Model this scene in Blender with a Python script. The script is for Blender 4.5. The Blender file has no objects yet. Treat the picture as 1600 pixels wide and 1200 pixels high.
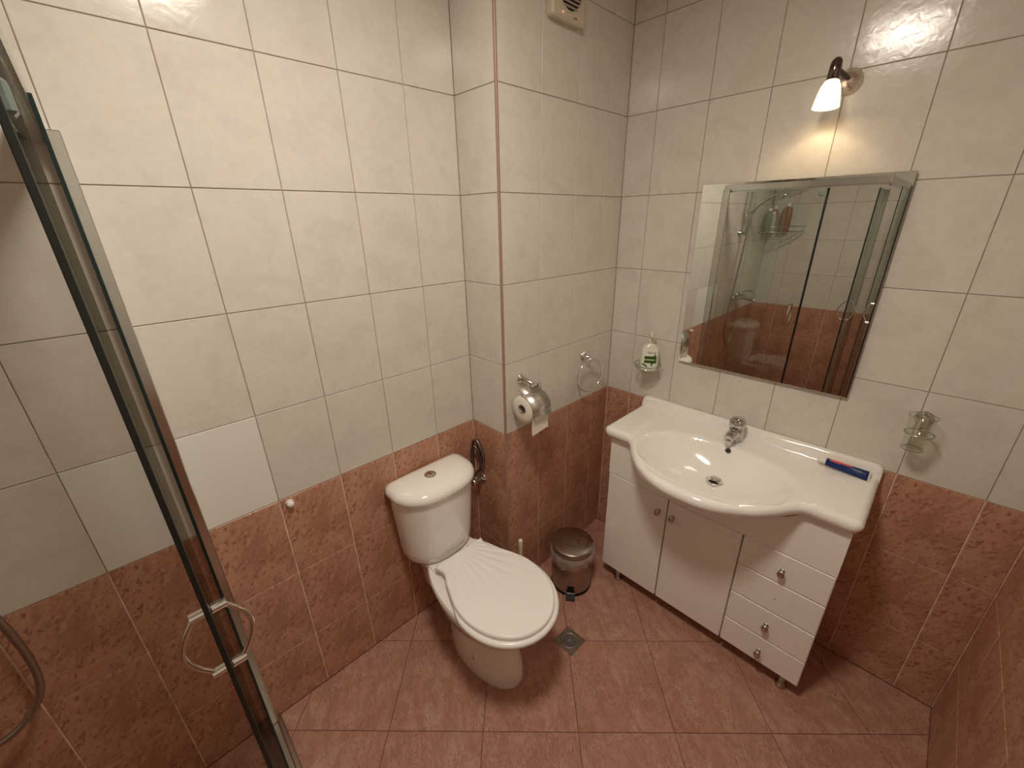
import bpy, math, random
from mathutils import Vector, Matrix
random.seed(7)
sc = bpy.context.scene
COL = sc.collection

# ------------------------------------------------------------------ camera
CAM = Vector((-1.731, -1.296, 1.678))
R_right = Vector((0.718, -0.696, -0.018)).normalized()
R_fwd = Vector((0.641, 0.671, -0.373)).normalized()
R_right = (R_right - R_fwd * R_right.dot(R_fwd)).normalized()
R_up = R_right.cross(R_fwd)
cd = bpy.data.cameras.new('camera')
cd.sensor_width = 36.0
cd.lens = 36.0 * 639.68 / 1600.0
cd.clip_start = 0.01
cam = bpy.data.objects.new('camera', cd)
COL.objects.link(cam)
M = Matrix((R_right, R_up, -R_fwd)).transposed().to_4x4()
M.translation = CAM
cam.matrix_world = M
sc.camera = cam

# ------------------------------------------------------------------ world, exposure
w = bpy.data.worlds.new('world')
sc.world = w
w.use_nodes = True
w.node_tree.nodes['Background'].inputs[0].default_value = (0.9, 0.8, 0.65, 1)
w.node_tree.nodes['Background'].inputs[1].default_value = 0.05
sc.view_settings.view_transform = 'Standard'
sc.view_settings.look = 'None'
sc.view_settings.gamma = 1.0
sc.view_settings.use_curve_mapping = False
sc.view_settings.exposure = 1.17
CEIL_LAMP_W = 42.0
WALL_LAMP_W = 0.30
sc.cycles.max_bounces = 12
sc.cycles.diffuse_bounces = 8
sc.cycles.transparent_max_bounces = 24
sc.cycles.glossy_bounces = 6
sc.cycles.transmission_bounces = 8

# ------------------------------------------------------------------ helpers
def link(name, me, parent=None, loc=None):
    o = bpy.data.objects.new(name, me)
    COL.objects.link(o)
    if parent: o.parent = parent
    if loc: o.location = loc
    return o
def empty(name, loc, rz=0.0):
    o = bpy.data.objects.new(name, None)
    o.empty_display_size = 0.05
    COL.objects.link(o)
    o.location = loc
    o.rotation_euler = (0, 0, rz)
    return o
def tag(o, label, cat, group=None, kind=None):
    o['label'] = label; o['category'] = cat
    if group: o['group'] = group
    if kind: o['kind'] = kind
    return o
def struct(o):
    o['kind'] = 'structure'; return o
class MB:
    """collects shapes into one mesh"""
    def __init__(s): s.v = []; s.f = []; s.m = []; s.sm = []
    def add(s, vs, fs, mi=0, smooth=False):
        b = len(s.v); s.v += [tuple(p) for p in vs]
        for f in fs: s.f.append([b + i for i in f]); s.m.append(mi); s.sm.append(smooth)
    def box(s, x0, x1, y0, y1, z0, z1, mi=0, bev=0.0):
        if x0 > x1: x0, x1 = x1, x0
        if y0 > y1: y0, y1 = y1, y0
        if z0 > z1: z0, z1 = z1, z0
        if bev <= 0:
            vs = [(x, y, z) for z in (z0, z1) for y in (y0, y1) for x in (x0, x1)]
            s.add(vs, [(0,2,3,1),(4,5,7,6),(0,1,5,4),(2,6,7,3),(0,4,6,2),(1,3,7,5)], mi)
        else:
            b = bev; vs = []; idx = {}
            for ix, x in enumerate((x0, x1)):
                for iy, y in enumerate((y0, y1)):
                    for iz, z in enumerate((z0, z1)):
                        sx, sy, sz = 1-2*ix, 1-2*iy, 1-2*iz
                        idx[ix,iy,iz,0] = len(vs); vs.append((x, y+sy*b, z+sz*b))
                        idx[ix,iy,iz,1] = len(vs); vs.append((x+sx*b, y, z+sz*b))
                        idx[ix,iy,iz,2] = len(vs); vs.append((x+sx*b, y+sy*b, z))
            I = idx; fs = []
            for a in (0, 1):
                fs.append([I[a,0,0,0],I[a,0,1,0],I[a,1,1,0],I[a,1,0,0]] if a == 0 else [I[a,0,0,0],I[a,1,0,0],I[a,1,1,0],I[a,0,1,0]])
                fs.append([I[0,a,0,1],I[1,a,0,1],I[1,a,1,1],I[0,a,1,1]] if a == 0 else [I[0,a,0,1],I[0,a,1,1],I[1,a,1,1],I[1,a,0,1]])
                fs.append([I[0,0,a,2],I[0,1,a,2],I[1,1,a,2],I[1,0,a,2]] if a == 0 else [I[0,0,a,2],I[1,0,a,2],I[1,1,a,2],I[0,1,a,2]])
            for a in (0, 1):
                for c in (0, 1):
                    fs.append([I[a,c,0,0],I[a,c,0,1],I[a,c,1,1],I[a,c,1,0]])
                    fs.append([I[a,0,c,0],I[a,0,c,2],I[a,1,c,2],I[a,1,c,0]])
                    fs.append([I[0,a,c,1],I[0,a,c,2],I[1,a,c,2],I[1,a,c,1]])
            for a in (0, 1):
                for c in (0, 1):
                    for d in (0, 1):
                        fs.append([I[a,c,d,0],I[a,c,d,1],I[a,c,d,2]])
            s.add(vs, fs, mi)
    def tube(s, pts, r, n=12, mi=0, closed=False, caps=True, rs=None):
        P = [Vector(p) for p in pts]; N = len(P)
        T = []
        for i in range(N):
            a = P[(i-1) % N] if (closed or i > 0) else P[0]
            c = P[(i+1) % N] if (closed or i < N-1) else P[-1]
            T.append((c - a).normalized())
        up = Vector((0,0,1)) if abs(T[0].z) < .9 else Vector((1,0,0))
        u = (up - T[0]*up.dot(T[0])).normalized(); vs = []
        for i in range(N):
            u = (u - T[i]*u.dot(T[i])).normalized(); v = T[i].cross(u)
            rr = rs[i] if rs else r
            for k in range(n):
                a = 2*math.pi*k/n
                vs.append(P[i] + (u*math.cos(a) + v*math.sin(a))*rr)
        fs = []
        for i in range(N if closed else N-1):
            j = (i+1) % N
            for k in range(n):
                fs.append((i*n+k, i*n+(k+1)%n, j*n+(k+1)%n, j*n+k))
        s.add(vs, fs, mi, True)
        if caps and not closed:
            s.add(vs[:n], [tuple(range(n))[::-1]], mi); s.add(vs[-n:], [tuple(range(n))], mi)
    def lathe(s, prof, n=32, mat=None, mi=0, cap0=True, cap1=True, sm=True):
        """prof: (r, h) from bottom to top, around local z; mat places it"""
        mat = mat or Matrix.Identity(4); vs = []
        for r, h in prof:
            for k in range(n):
                a = 2*math.pi*k/n
                vs.append(mat @ Vector((r*math.cos(a), r*math.sin(a), h)))
        fs = []
        for i in range(len(prof)-1):
            for k in range(n):
                fs.append((i*n+k, i*n+(k+1)%n, (i+1)*n+(k+1)%n, (i+1)*n+k))
        s.add(vs, fs, mi, sm)
        if cap0: s.add(vs[:n], [tuple(range(n))[::-1]], mi)
        if cap1: s.add(vs[-n:], [tuple(range(n))], mi)
    def loft(s, rings, mi=0, cap0=True, cap1=True, sm=True):
        n = len(rings[0]); vs = [p for r in rings for p in r]; fs = []
        for i in range(len(rings)-1):
            for k in range(n):
                fs.append((i*n+k, i*n+(k+1)%n, (i+1)*n+(k+1)%n, (i+1)*n+k))
        s.add(vs, fs, mi, sm)
        for c, r, rev in ((cap0, rings[0], True), (cap1, rings[-1], False)):
            if c:
                cen = sum((Vector(p) for p in r), Vector())/n
                vv = list(r) + [tuple(cen)]
                s.add(vv, [((k+1)%n, k, n) if rev else (k, (k+1)%n, n) for k in range(n)], mi, False)
    def build(s, name, mats, parent=None, loc=None, auto=None):
        me = bpy.data.meshes.new(name)
        me.from_pydata(s.v, [], s.f)
        if not isinstance(mats, (list, tuple)): mats = [mats]
        for m in mats: me.materials.append(m)
        me.polygons.foreach_set('material_index', s.m)
        me.polygons.foreach_set('use_smooth', s.sm)
        me.update(); me.validate()
        return link(name, me, parent, loc)
def axis_mat(origin, z, x=None):
    z = Vector(z).normalized()
    x = Vector(x) if x else (Vector((0,0,1)) if abs(z.z) < .9 else Vector((1,0,0)))
    x = (x - z*x.dot(z)).normalized(); y = z.cross(x)
    m = Matrix((x, y, z)).transposed().to_4x4(); m.translation = Vector(origin)
    return m
def smoothpath(pts, n=8):
    """Catmull-Rom"""
    P = [Vector(p) for p in pts]; P = [P[0]*2-P[1]] + P + [P[-1]*2-P[-2]]; out = []
    for i in range(1, len(P)-2):
        for k in range(n):
            t = k/n; a, b, c, d = P[i-1], P[i], P[i+1], P[i+2]
            out.append(0.5*((2*b)+(c-a)*t+(2*a-5*b+4*c-d)*t*t+(3*b-a-3*c+d)*t**3))
    out.append(P[-2]); return out

# ------------------------------------------------------------------ materials
def mat(name, col=(.8,.8,.8), rough=.4, metal=0, spec=.5, coat=0, emis=None, es=0, trans=0, ior=1.45):
    m = bpy.data.materials.new(name); m.use_nodes = True
    b = m.node_tree.nodes['Principled BSDF']
    b.inputs['Base Color'].default_value = (*col, 1)
    b.inputs['Roughness'].default_value = rough
    b.inputs['Metallic'].default_value = metal
    b.inputs['Specular IOR Level'].default_value = spec
    b.inputs['Coat Weight'].default_value = coat
    b.inputs['Coat Roughness'].default_value = .05
    b.inputs['Transmission Weight'].default_value = trans
    b.inputs['IOR'].default_value = ior
    if emis: b.inputs['Emission Color'].default_value = (*emis, 1); b.inputs['Emission Strength'].default_value = es
    return m
class NT:
    def __init__(s, m): s.t = m.node_tree; s.b = s.t.nodes['Principled BSDF']
    def n(s, ty, **kw):
        o = s.t.nodes.new(ty)
        for k, v in kw.items():
            if k.startswith('i_'): o.inputs[k[2:].replace('_', ' ')].default_value = v
            else: setattr(o, k, v)
        return o
    def l(s, a, b): s.t.links.new(a, b)
    def ramp(s, fac, stops):
        r = s.n('ShaderNodeValToRGB'); e = r.color_ramp.elements
        while len(e) < len(stops): e.new(.5)
        for k, (p, c) in enumerate(stops): e[k].position = p; e[k].color = (*c, 1)
        s.l(fac, r.inputs[0]); return r.outputs[0]
    def coords(s, scale=(1,1,1), rnd=True):
        tc = s.n('ShaderNodeTexCoord'); mp = s.n('ShaderNodeMapping')
        mp.inputs['Scale'].default_value = scale
        s.l(tc.outputs['Object'], mp.inputs[0])
        if not rnd: return mp.outputs[0]
        oi = s.n('ShaderNodeObjectInfo'); mu = s.n('ShaderNodeMath', operation='MULTIPLY'); mu.inputs[1].default_value = 37.0
        s.l(oi.outputs['Random'], mu.inputs[0])
        ad = s.n('ShaderNodeVectorMath', operation='ADD'); s.l(mp.outputs[0], ad.inputs[0]); s.l(mu.outputs[0], ad.inputs[1])
        return ad.outputs[0]
    def noise(s, vec, scale, detail=3, rough=.5, dist=0):
        o = s.n('ShaderNodeTexNoise'); o.inputs['Scale'].default_value = scale; o.inputs['Detail'].default_value = detail
        o.inputs['Roughness'].default_value = rough; o.inputs['Distortion'].default_value = dist
        s.l(vec, o.inputs['Vector']); return o.outputs[0]
    def mix(s, f, a, b, mode='MIX'):
        o = s.n('ShaderNodeMix', data_type='RGBA', blend_type=mode)
        for sock, val in ((o.inputs['Factor'], f), (o.inputs['A'], a), (o.inputs['B'], b)):
            pass
        ins = [i for i in o.inputs if i.type == 'RGBA']
        fi = o.inputs[0]
        for sock, val in ((fi, f), (ins[0], a), (ins[1], b)):
            if hasattr(val, 'links') or hasattr(val, 'is_output'): s.l(val, sock)
            elif isinstance(val, tuple): sock.default_value = (*val, 1)
            else: sock.default_value = val
        return [q for q in o.outputs if q.type == 'RGBA'][0]
    def bump(s, h, strength, dist=.01):
        o = s.n('ShaderNodeBump'); o.inputs['Strength'].default_value = strength; o.inputs['Distance'].default_value = dist
        s.l(h, o.inputs['Height']); s.l(o.outputs[0], s.b.inputs['Normal'])
def white_tile_mat():
    m = mat('glazed cream tile', rough=.16, spec=.5); t = NT(m); v = t.coords()
    a = t.noise(v, 9, 4, .6, .6)
    c = t.ramp(a, [(.3, (.60,.555,.49)), (.55, (.66,.625,.56)), (.75, (.65,.605,.52))])
    b = t.noise(v, 60, 3, .6)
    c = t.mix(.12, c, t.ramp(b, [(.3, (.58,.53,.46)), (.7, (.85,.81,.74))]))
    t.l(c, t.b.inputs['Base Color'])
    t.bump(t.noise(v, 34, 2, .5, .5), .10, .004)
    return m
def plain_tile_mat():
    m = mat('plain white tile', (.76,.75,.70), rough=.18); t = NT(m); v = t.coords()
    t.bump(t.noise(v, 30, 2), .05, .003)
    return m
def brown_tile_mat(name, base, lite, dark, speck, rough, sc_=1.0, streak=(1,1,1), sp=(.60,.68), rnd=True):
    m = mat(name, rough=rough, spec=.45); t = NT(m); v = t.coords(rnd=rnd)
    a = t.noise(v, 11*sc_, 5, .65, .8)
    c = t.ramp(a, [(.32, dark), (.5, base), (.72, lite)])
    mp = t.n('ShaderNodeMapping'); mp.inputs['Scale'].default_value = streak
    mr_ = t.n('ShaderNodeMapping'); mr_.inputs['Rotation'].default_value = (0, 0, -1.0); mr_.inputs['Location'].default_value = (.37, .81, .22); t.l(v, mr_.inputs[0]); t.l(mr_.outputs[0], mp.inputs[0])
    s1 = t.noise(mp.outputs[0], 62*sc_, 2, .5, .5)
    s2 = t.noise(v, 7*sc_, 2, .5)
    ad = t.n('ShaderNodeMath', operation='MULTIPLY_ADD'); t.l(s2, ad.inputs[0]); ad.inputs[1].default_value = .35; t.l(s1, ad.inputs[2])
    f = t.ramp(ad.outputs[0], [(sp[0]+.13, (0,0,0)), (sp[1]+.13, (1,1,1))])
    fm = t.n('ShaderNodeMath', operation='MULTIPLY'); t.l(f, fm.inputs[0]); fm.inputs[1].default_value = .95
    c = t.mix(fm.outputs[0], c, speck)
    b1 = t.noise(mp.outputs[0], 9*sc_, 2, .5); b2 = t.noise(mp.outputs[0], 40*sc_, 4, .7, .8)
    mm_ = t.n('ShaderNodeMath', operation='MULTIPLY'); t.l(b1, mm_.inputs[0]); t.l(b2, mm_.inputs[1])
    bl = t.ramp(mm_.outputs[0], [(.235, (0,0,0)), (.33, (.72,.72,.72))])
    c = t.mix(bl, c, tuple(.5*a_+.5*b_ for a_, b_ in zip(speck, dark)))
    g = t.noise(v, 120*sc_, 2, .6)
    c = t.mix(.18, c, t.ramp(g, [(.3, dark), (.7, lite)]))
    t.l(c, t.b.inputs['Base Color'])
    t.bump(t.noise(v, 40, 3, .6), .12, .003)
    return m
def glass_mat(name, tint=(.965,.975,.965)):
    m = bpy.data.materials.new(name); m.use_nodes = True; nt = m.node_tree; nt.nodes.clear()
    out = nt.nodes.new('ShaderNodeOutputMaterial'); mx = nt.nodes.new('ShaderNodeMixShader')
    tr = nt.nodes.new('ShaderNodeBsdfTransparent'); tr.inputs[0].default_value = (*tint, 1)
    gl = nt.nodes.new('ShaderNodeBsdfGlossy'); gl.inputs['Roughness'].default_value = .01; gl.inputs[0].default_value = (.95,1,.97,1)
    fr = nt.nodes.new('ShaderNodeFresnel'); ge = nt.nodes.new('ShaderNodeNewGeometry')
    mr = nt.nodes.new('ShaderNodeMapRange'); mr.inputs['To Min'].default_value = 1.5; mr.inputs['To Max'].default_value = 1/1.5
    nt.links.new(ge.outputs['Backfacing'], mr.inputs[0]); nt.links.new(mr.outputs[0], fr.inputs[0])
    nt.links.new(fr.outputs[0], mx.inputs[0]); nt.links.new(tr.outputs[0], mx.inputs[1]); nt.links.new(gl.outputs[0], mx.inputs[2])
    nt.links.new(mx.outputs[0], out.inputs[0]); return m
def grout_mat(name, c):
    m = mat(name, c, .9, spec=.2); t = NT(m); v = t.coords(rnd=False)
    t.l(t.ramp(t.noise(v, 25, 4), [(.3, tuple(x*.75 for x in c)), (.7, tuple(min(1, x*1.2) for x in c))]), t.b.inputs['Base Color'])
    t.bump(t.noise(v, 300, 2), .3, .001); return m
def brushed(name, c, rough=.3, axis=(1,1,60)):
    m = mat(name, c, rough, 1); t = NT(m); v = t.coords(axis, False)
    t.l(t.ramp(t.noise(v, 20, 3), [(.3, (rough*.7,)*3), (.7, (rough*1.4,)*3)]), t.b.inputs['Roughness']); return m
WT = white_tile_mat(); PT = plain_tile_mat()
BT = brown_tile_mat('mottled terracotta tile', (.53,.285,.19), (.61,.36,.25), (.44,.215,.135), (.27,.10,.06), .30, .9, (1,1.9,1), (.585,.70), rnd=False)
FT = brown_tile_mat('pink brown floor tile', (.47,.25,.185), (.56,.345,.265), (.40,.19,.135), (.28,.115,.08), .38, 1.3, (1,3,1), (.58,.72))
G_TAN = grout_mat('tan grout', (.36,.27,.20)); G_PINK = grout_mat('pinkish grout', (.80,.58,.44)); G_FLOOR = grout_mat('brown floor grout', (.20,.085,.055))
CERAMIC = mat('white glazed ceramic', (.88,.86,.81), .10, spec=.5, coat=.4)
SEAT = mat('white seat plastic', (.90,.885,.84), .22)
LACQ = mat('white lacquered board', (.90,.875,.84), .25)
DARKGAP = mat('dark cabinet interior', (.10,.07,.05), .7)
CHROME = mat('chrome', (.80,.79,.77), .08, 1)
CHROME_D = mat('dull chrome', (.55,.53,.50), .22, 1)
STEEL = brushed('brushed steel', (.40,.35,.31), .30)
NICKEL = brushed('satin nickel', (.70,.63,.54), .28)
ALU = brushed('polished aluminium profile', (.62,.62,.60), .16)
MIRROR = mat('silvered mirror', (.80,.82,.79), .0, 1)
MEDGE = mat('mirror edge', (.25,.25,.22), .3, .5)
BLACK = mat('black rubber', (.012,.012,.010), .45)
BLACKP = mat('black plastic', (.007,.007,.007), .55, spec=.3)
GLASS = glass_mat('clear shower glass'); GEDGE = mat('dark green glass edge', (.006,.015,.014), .12)
CLEAR = glass_mat('clear drinking glass', (.94,.95,.92))
LINER = mat('thin cloudy plastic film', (.75,.68,.60), .2); LINER.node_tree.nodes['Principled BSDF'].inputs['Alpha'].default_value = .32
WPLAS = mat('white plastic', (.80,.78,.72), .35); TRIM = mat('terracotta corner trim', (.33,.205,.155), .35)
CPLAS = mat('cream fan plastic', (.62,.55,.43), .4)
BRAIL = mat('bottom rail metal', (.36,.30,.25), .26, 1)
GPLAS = mat('grey green translucent plastic', (.13,.155,.135), .25)
PAPER = mat('toilet paper', (.80,.75,.66), .9, spec=.1)
CEILM = mat('ceiling paint', (.78,.74,.66), .8)
DARKH = mat('dark hole', (.01,.008,.006), .6)
HOSE = brushed('braided steel hose', (.42,.38,.33), .35)

# ------------------------------------------------------------------ light: ceiling lamp
LX, LY, CZ = -1.37, -0.86, 2.53
cl = empty('ceiling_lamp', (LX, LY, CZ))
tag(cl, 'round white ceiling lamp fixed above the middle of the room', 'lamp')
m = MB(); m.lathe([(.140,-.046),(.146,-.050),(.150,-.046),(.150,0)], 48, cap0=False); m.build('base', WPLAS, cl)
prof = [(.005,-.050)] + [(.1395*math.sin(a), -.042-.008*math.cos(a)) for a in [math.pi/2*k/10 for k in range(1, 11)]]
m = MB(); m.lathe(prof, 40, cap1=False)
EM = mat('glowing lamp glass', (.9,.85,.75), .4, emis=(1.0,.905,.79), es=CEIL_LAMP_W)
m.build('lamp_shade', EM, cl)

# ------------------------------------------------------------------ room shell with tiles
X_END, S, YC, XS = -2.95, -0.2076, -1.661, -0.7335
ZB = 0.859
ZW = [ZB, 1.159, 1.460, 1.761, 2.064, 2.367, CZ]
ZBR = [0.0, 0.2584, 0.559, ZB]
_tm = {}
def tile_mesh(wd, ht, mt, t=.0028, b=.0012):
    key = (round(wd, 4), round(ht, 4), mt.name)
    if key in _tm: return _tm[key]
    vs = []
    for z, i in ((-.0002, 0), (t-b, 0), (t, b)):
        vs += [(i, i, z), (wd-i, i, z), (wd-i, ht-i, z), (i, ht-i, z)]
    fs = []
    for r in (0, 4):
        for k in range(4): fs.append((r+k, r+(k+1)%4, r+4+(k+1)%4, r+4+k))
    fs.append((8, 9, 10, 11)); fs.append((3, 2, 1, 0))
    me = bpy.data.meshes.new('tile'); me.from_pydata(vs, [], fs); me.materials.append(mt); me.update()
    _tm[key] = me; return me
def tiled_wall(name, slabs, origin, ex, n, joints, zmax=CZ, special=()):
    """origin at joint coordinate 0; ex along the wall, n into the room; tile faces lie in the plane through origin"""
    mb = MB()
    for (x0, x1, y0, y1) in slabs:
        mb.box(x0, x1, y0, y1, 0, ZB-.001, 1); mb.box(x0, x1, y0, y1, ZB-.001, zmax, 0)
    wall = struct(mb.build(name, [G_TAN, G_PINK]))
    ex = Vector(ex); n = Vector(n); ez = Vector((0,0,1)); o = Vector(origin)
    rot = Matrix((ex, ez, n)).transposed()
    for zs, mt, gx, gz in ((ZBR, BT, .0044, .0032), (ZW, WT, .0019, .0019)):
        for j in range(len(zs)-1):
            for i in range(len(joints)-1):
                a, b = joints[i], joints[i+1]
                mm = PT if (mt is WT and (j, i) in special) else mt
                wd, ht = b-a-gx, zs[j+1]-zs[j]-gz
                if wd < .004 or ht < .01: continue
                p = o + ex*(a+gx/2) + ez*(zs[j]+gz/2) - n*.0026
                t = link('tile', tile_mesh(wd, ht, mm), wall)
                r = rot @ Matrix.Rotation(random.uniform(-.0012,.0012), 3, 'X') @ Matrix.Rotation(random.uniform(-.0012,.0012), 3, 'Y')
                mw = r.to_4x4(); mw.translation = p; t.matrix_local = mw
    return wall
g = .0026
ja = [X_END-X_END]
cols = [-1.9336-.2022*k for k in range(1, 6)][::-1]
cols = [c for c in cols if c > X_END+.01] + [-1.9336, -1.7315, -1.5294, -1.3296, -1.1265, -.9251, XS]
ja = [0.0] + [c - X_END for c in cols]
spec = {(0, ja.index(-1.9336-X_END)), (0, ja.index(-1.7315-X_END))}
tiled_wall('wall_back', [(X_END-.1, XS+.06, g, .1)], (X_END, 0, 0), (1,0,0), (0,-1,0), ja, special=spec)
tiled_wall('wall_shaft_side', [(XS+g, XS+.06, S+g, 0)], (XS, 0, 0), (0,-1,0), (-1,0,0), [0, .2030])
tiled_wall('wall_shaft_front', [(XS+.06, .1, S+g, S+.06)], (XS, S, 0), (1,0,0), (0,-1,0), [.0047, XS*-1-.530, XS*-1-.3291, XS*-1-.1335, -XS])
jb = [0, -S*-1+.3376, -S*-1+.5406, -S*-1+.7421, -S*-1+.9443, -S*-1+1.1485, -S*-1+1.3504, -S*-1+1.5546, -YC+S]
tiled_wall('wall_right', [(g, .1, YC-.1, S+.05)], (0, S, 0), (0,-1,0), (-1,0,0), jb)
jc = [0, .192] + [.3946+.2025*k for k in range(0, 13)]
jc = [j for j in jc if j < -X_END-.02] + [-X_END]
tiled_wall('wall_front', [(X_END-.1, g, YC-.1, YC-g)], (0, YC, 0), (-1,0,0), (0,1,0), jc)
jd = [0] + [.04+.2025*k for k in range(0, 9)]
jd = [j for j in jd if j < -YC-.02] + [-YC]
tiled_wall('wall_left', [(X_END-.1, X_END-g, YC-g, g)], (X_END, YC, 0), (0,1,0), (1,0,0), jd)
m = MB(); m.box(X_END-.1, .1, YC-.1, .1, CZ, CZ+.08); struct(m.build('ceiling', CEILM))
# corner trim of the shaft
m = MB(); R_ = .0075
ring = lambda z: [(XS+R_-.0010-R_*math.sin(a), S+R_-.0010-R_*math.cos(a), z) for a in [math.pi/2*k/6 for k in range(7)]] + [(XS+R_, S+R_, z)]
m.loft([ring(0), ring(CZ)]); struct(m.build('trim_1', TRIM))

# floor: diagonal tiles
mb = MB(); mb.box(X_END-.1, .1, YC-.1, .1, -.1, -.0026); floor = struct(mb.build('floor', G_FLOOR))
def clip(poly, x0, x1, y0, y1):
    for ax, lim, sg in ((0,x0,1),(0,x1,-1),(1,y0,1),(1,y1,-1)):
        out = []
        for i in range(len(poly)):
            p, q = poly[i], poly[(i+1)%len(poly)]
            dp, dq = (p[ax]-lim)*sg, (q[ax]-lim)*sg
            if dp >= 0: out.append(p)
            if dp*dq < 0:
                t = dp/(dp-dq); out.append((p[0]+(q[0]-p[0])*t, p[1]+(q[1]-p[1])*t))
        poly = out
        if len(poly) < 3: return []
    return poly
def area(p): return sum(p[i][0]*p[(i+1)%len(p)][1]-p[(i+1)%len(p)][0]*p[i][1] for i in range(len(p)))/2
PIT = .4755; s0, t0 = -1.303, .309; gg = .0022*math.sqrt(2)
full = None
for i in range(-8, 8):
    for j in range(-8, 8):
        sa, sb, ta, tb = s0+PIT*i+gg/2, s0+PIT*(i+1)-gg/2, t0+PIT*j+gg/2, t0+PIT*(j+1)-gg/2
        quad = [((s_+t_)/2, (s_-t_)/2) for s_, t_ in ((sa,ta),(sa,tb),(sb,tb),(sb,ta))]
        if area(quad) < 0: quad = quad[::-1]
        pl = clip(quad, X_END+.001, -.001, YC+.001, -.001)
        if len(pl) < 3 or area(pl) < .0004: continue
        if all(p[0] > XS+.03 and p[1] > S+.03 for p in pl): continue
        cx = sum(p[0] for p in pl)/len(pl); cy = sum(p[1] for p in pl)/len(pl)
        n_ = len(pl); b = .0012
        inn = []
        for p in pl:
            d = Vector((cx-p[0], cy-p[1])); d = d.normalized()*b*1.4; inn.append((p[0]+d.x-cx, p[1]+d.y-cy, 0))
        out0 = [(p[0]-cx, p[1]-cy, -.0028) for p in pl]; out1 = [(p[0]-cx, p[1]-cy, -b*.7) for p in pl]
        if n_ == 4 and abs(area(pl)-area(quad)) < 1e-6:
            if full is None:
                k = MB(); k.loft([out0, out1, inn], sm=False); full = k.build('tile', FT, floor, (cx, cy, 0)).data
            else: link('tile', full, floor, (cx, cy, 0))
        else:
            k = MB(); k.loft([out0, out1, inn], sm=False); k.build('tile', FT, floor, (cx, cy, 0))

# ------------------------------------------------------------------ vanity cabinet
CY0, CY1, CXF = -0.457, -1.300, -0.330
CB, CT = .078, .788
vc = empty('vanity_cabinet', (-.18, -.886, 0))
tag(vc, 'white lacquered vanity cabinet with two doors and four drawers under the washbasin', 'cabinet')
def P(o): return (o[0]+.18, o[1]+.886, o[2])
def part(mb, name, mt, parent, off=(-.18, -.886, 0)):
    mb.v = [(a-off[0], b-off[1], c-off[2]) for a, b, c in mb.v]
    return mb.build(name, mt, parent)
m = MB(); bx = CXF+.020
m.box(bx, -.004, CY1, CY1+.016, CB, CT); m.box(bx, -.004, CY0-.016, CY0, CB, CT)
m.box(bx, -.004, CY1+.016, CY0-.016, CB, CB+.016); m.box(-.012, -.004, CY1+.016, CY0-.016, CB+.016, CT)
m.box(bx, -.03, -1.030, -1.014, CB+.016, .56); m.box(bx+.004, -.03, -1.30+.016, CY0-.016, .565, .575)
part(m, 'carcass', LACQ, vc)
def basin_under(y):
    t = (y+.86)/.30
    return .786 if abs(t) >= 1 else .786-.085*(1-t*t)**.5
m = MB(); N = 40; top = []; 
for k in range(N+1):
    y = CY1+(CY0-CY1)*k/N; zt = basin_under(y) - .002; top.append((y, zt))
vs = []; 
for (y, zt) in top: vs += [(CXF, y, .606), (CXF, y, zt), (CXF+.018, y, .606), (CXF+.018, y, zt)]
fs = []
for k in range(N):
    a = 4*k; fs += [(a, a+1, a+5, a+4), (a+2, a+6, a+7, a+3), (a+1, a+3, a+7, a+5), (a, a+4, a+6, a+2)]
fs += [(0, 2, 3, 1), (4*N, 4*N+1, 4*N+3, 4*N+2)]
m.add(vs, fs); part(m, 'front_panel', LACQ, vc)
def knob(y, z, parent, off):
    m = MB(); mt_ = axis_mat((CXF, y, z), (-1,0,0))
    sc_ = Matrix.Diagonal((1.75, 1.25, 1, 1))
    pf = [(.0035,-.001),(.0035,.008),(.006,.011),(.0092,.015),(.0098,.019),(.0085,.0225),(.005,.025),(.001,.0258)]
    m.lathe(pf, 20, mt_ @ sc_)
    m.lathe([(.007,0),(.007,.0015),(.0045,.003)], 20, mt_ @ sc_)
    return part(m, 'knob', CHROME_D, parent, off)
for (ya, yb, ky) in ((CY0, -.740, -.708), (-.7425, -1.024, -.769)):
    m = MB(); m.box(CXF, CXF+.018, yb+.0015, ya-.0015, CB, .602, bev=.0022)
    d = part(m, 'door', LACQ, vc); knob(ky, .532, d, (-.18, -.886, 0))
for k, (za, zb) in enumerate(((.4765, .602), (.3405, .4735), (.203, .3375), (CB, .200))):
    m = MB(); m.box(CXF, CXF+.018, CY1, -1.0275, za, zb, bev=.0030)
    if k == 1: m.lathe([(.0022, 0), (.0022, .0004)], 12, axis_mat((CXF-.0001, -1.164, .402), (-1,0,0)), 1)
    d = part(m, 'drawer', [LACQ, DARKH], vc)
    if k == 1: d['label'] = 'drawer front with only a bare screw hole'
    kz = {0: .531, 2: .267, 3: .129}.get(k)
    if kz: knob(-1.163, kz, d, (-.18, -.886, 0))
for (fx, fy) in ((-.296, -.535), (-.296, -1.253), (-.06, -.535), (-.06, -1.253), (-.20, -.78)):
    m = MB(); m.lathe([(.020,0),(.021,.006),(.014,.012),(.010,.018),(.010,.030),(.014,.038),(.010,.046),(.010,.068),(.022,.069),(.022,CB)], 20, Matrix.Translation((fx, fy, 0)))
    part(m, 'foot', CHROME_D, vc)

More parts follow.
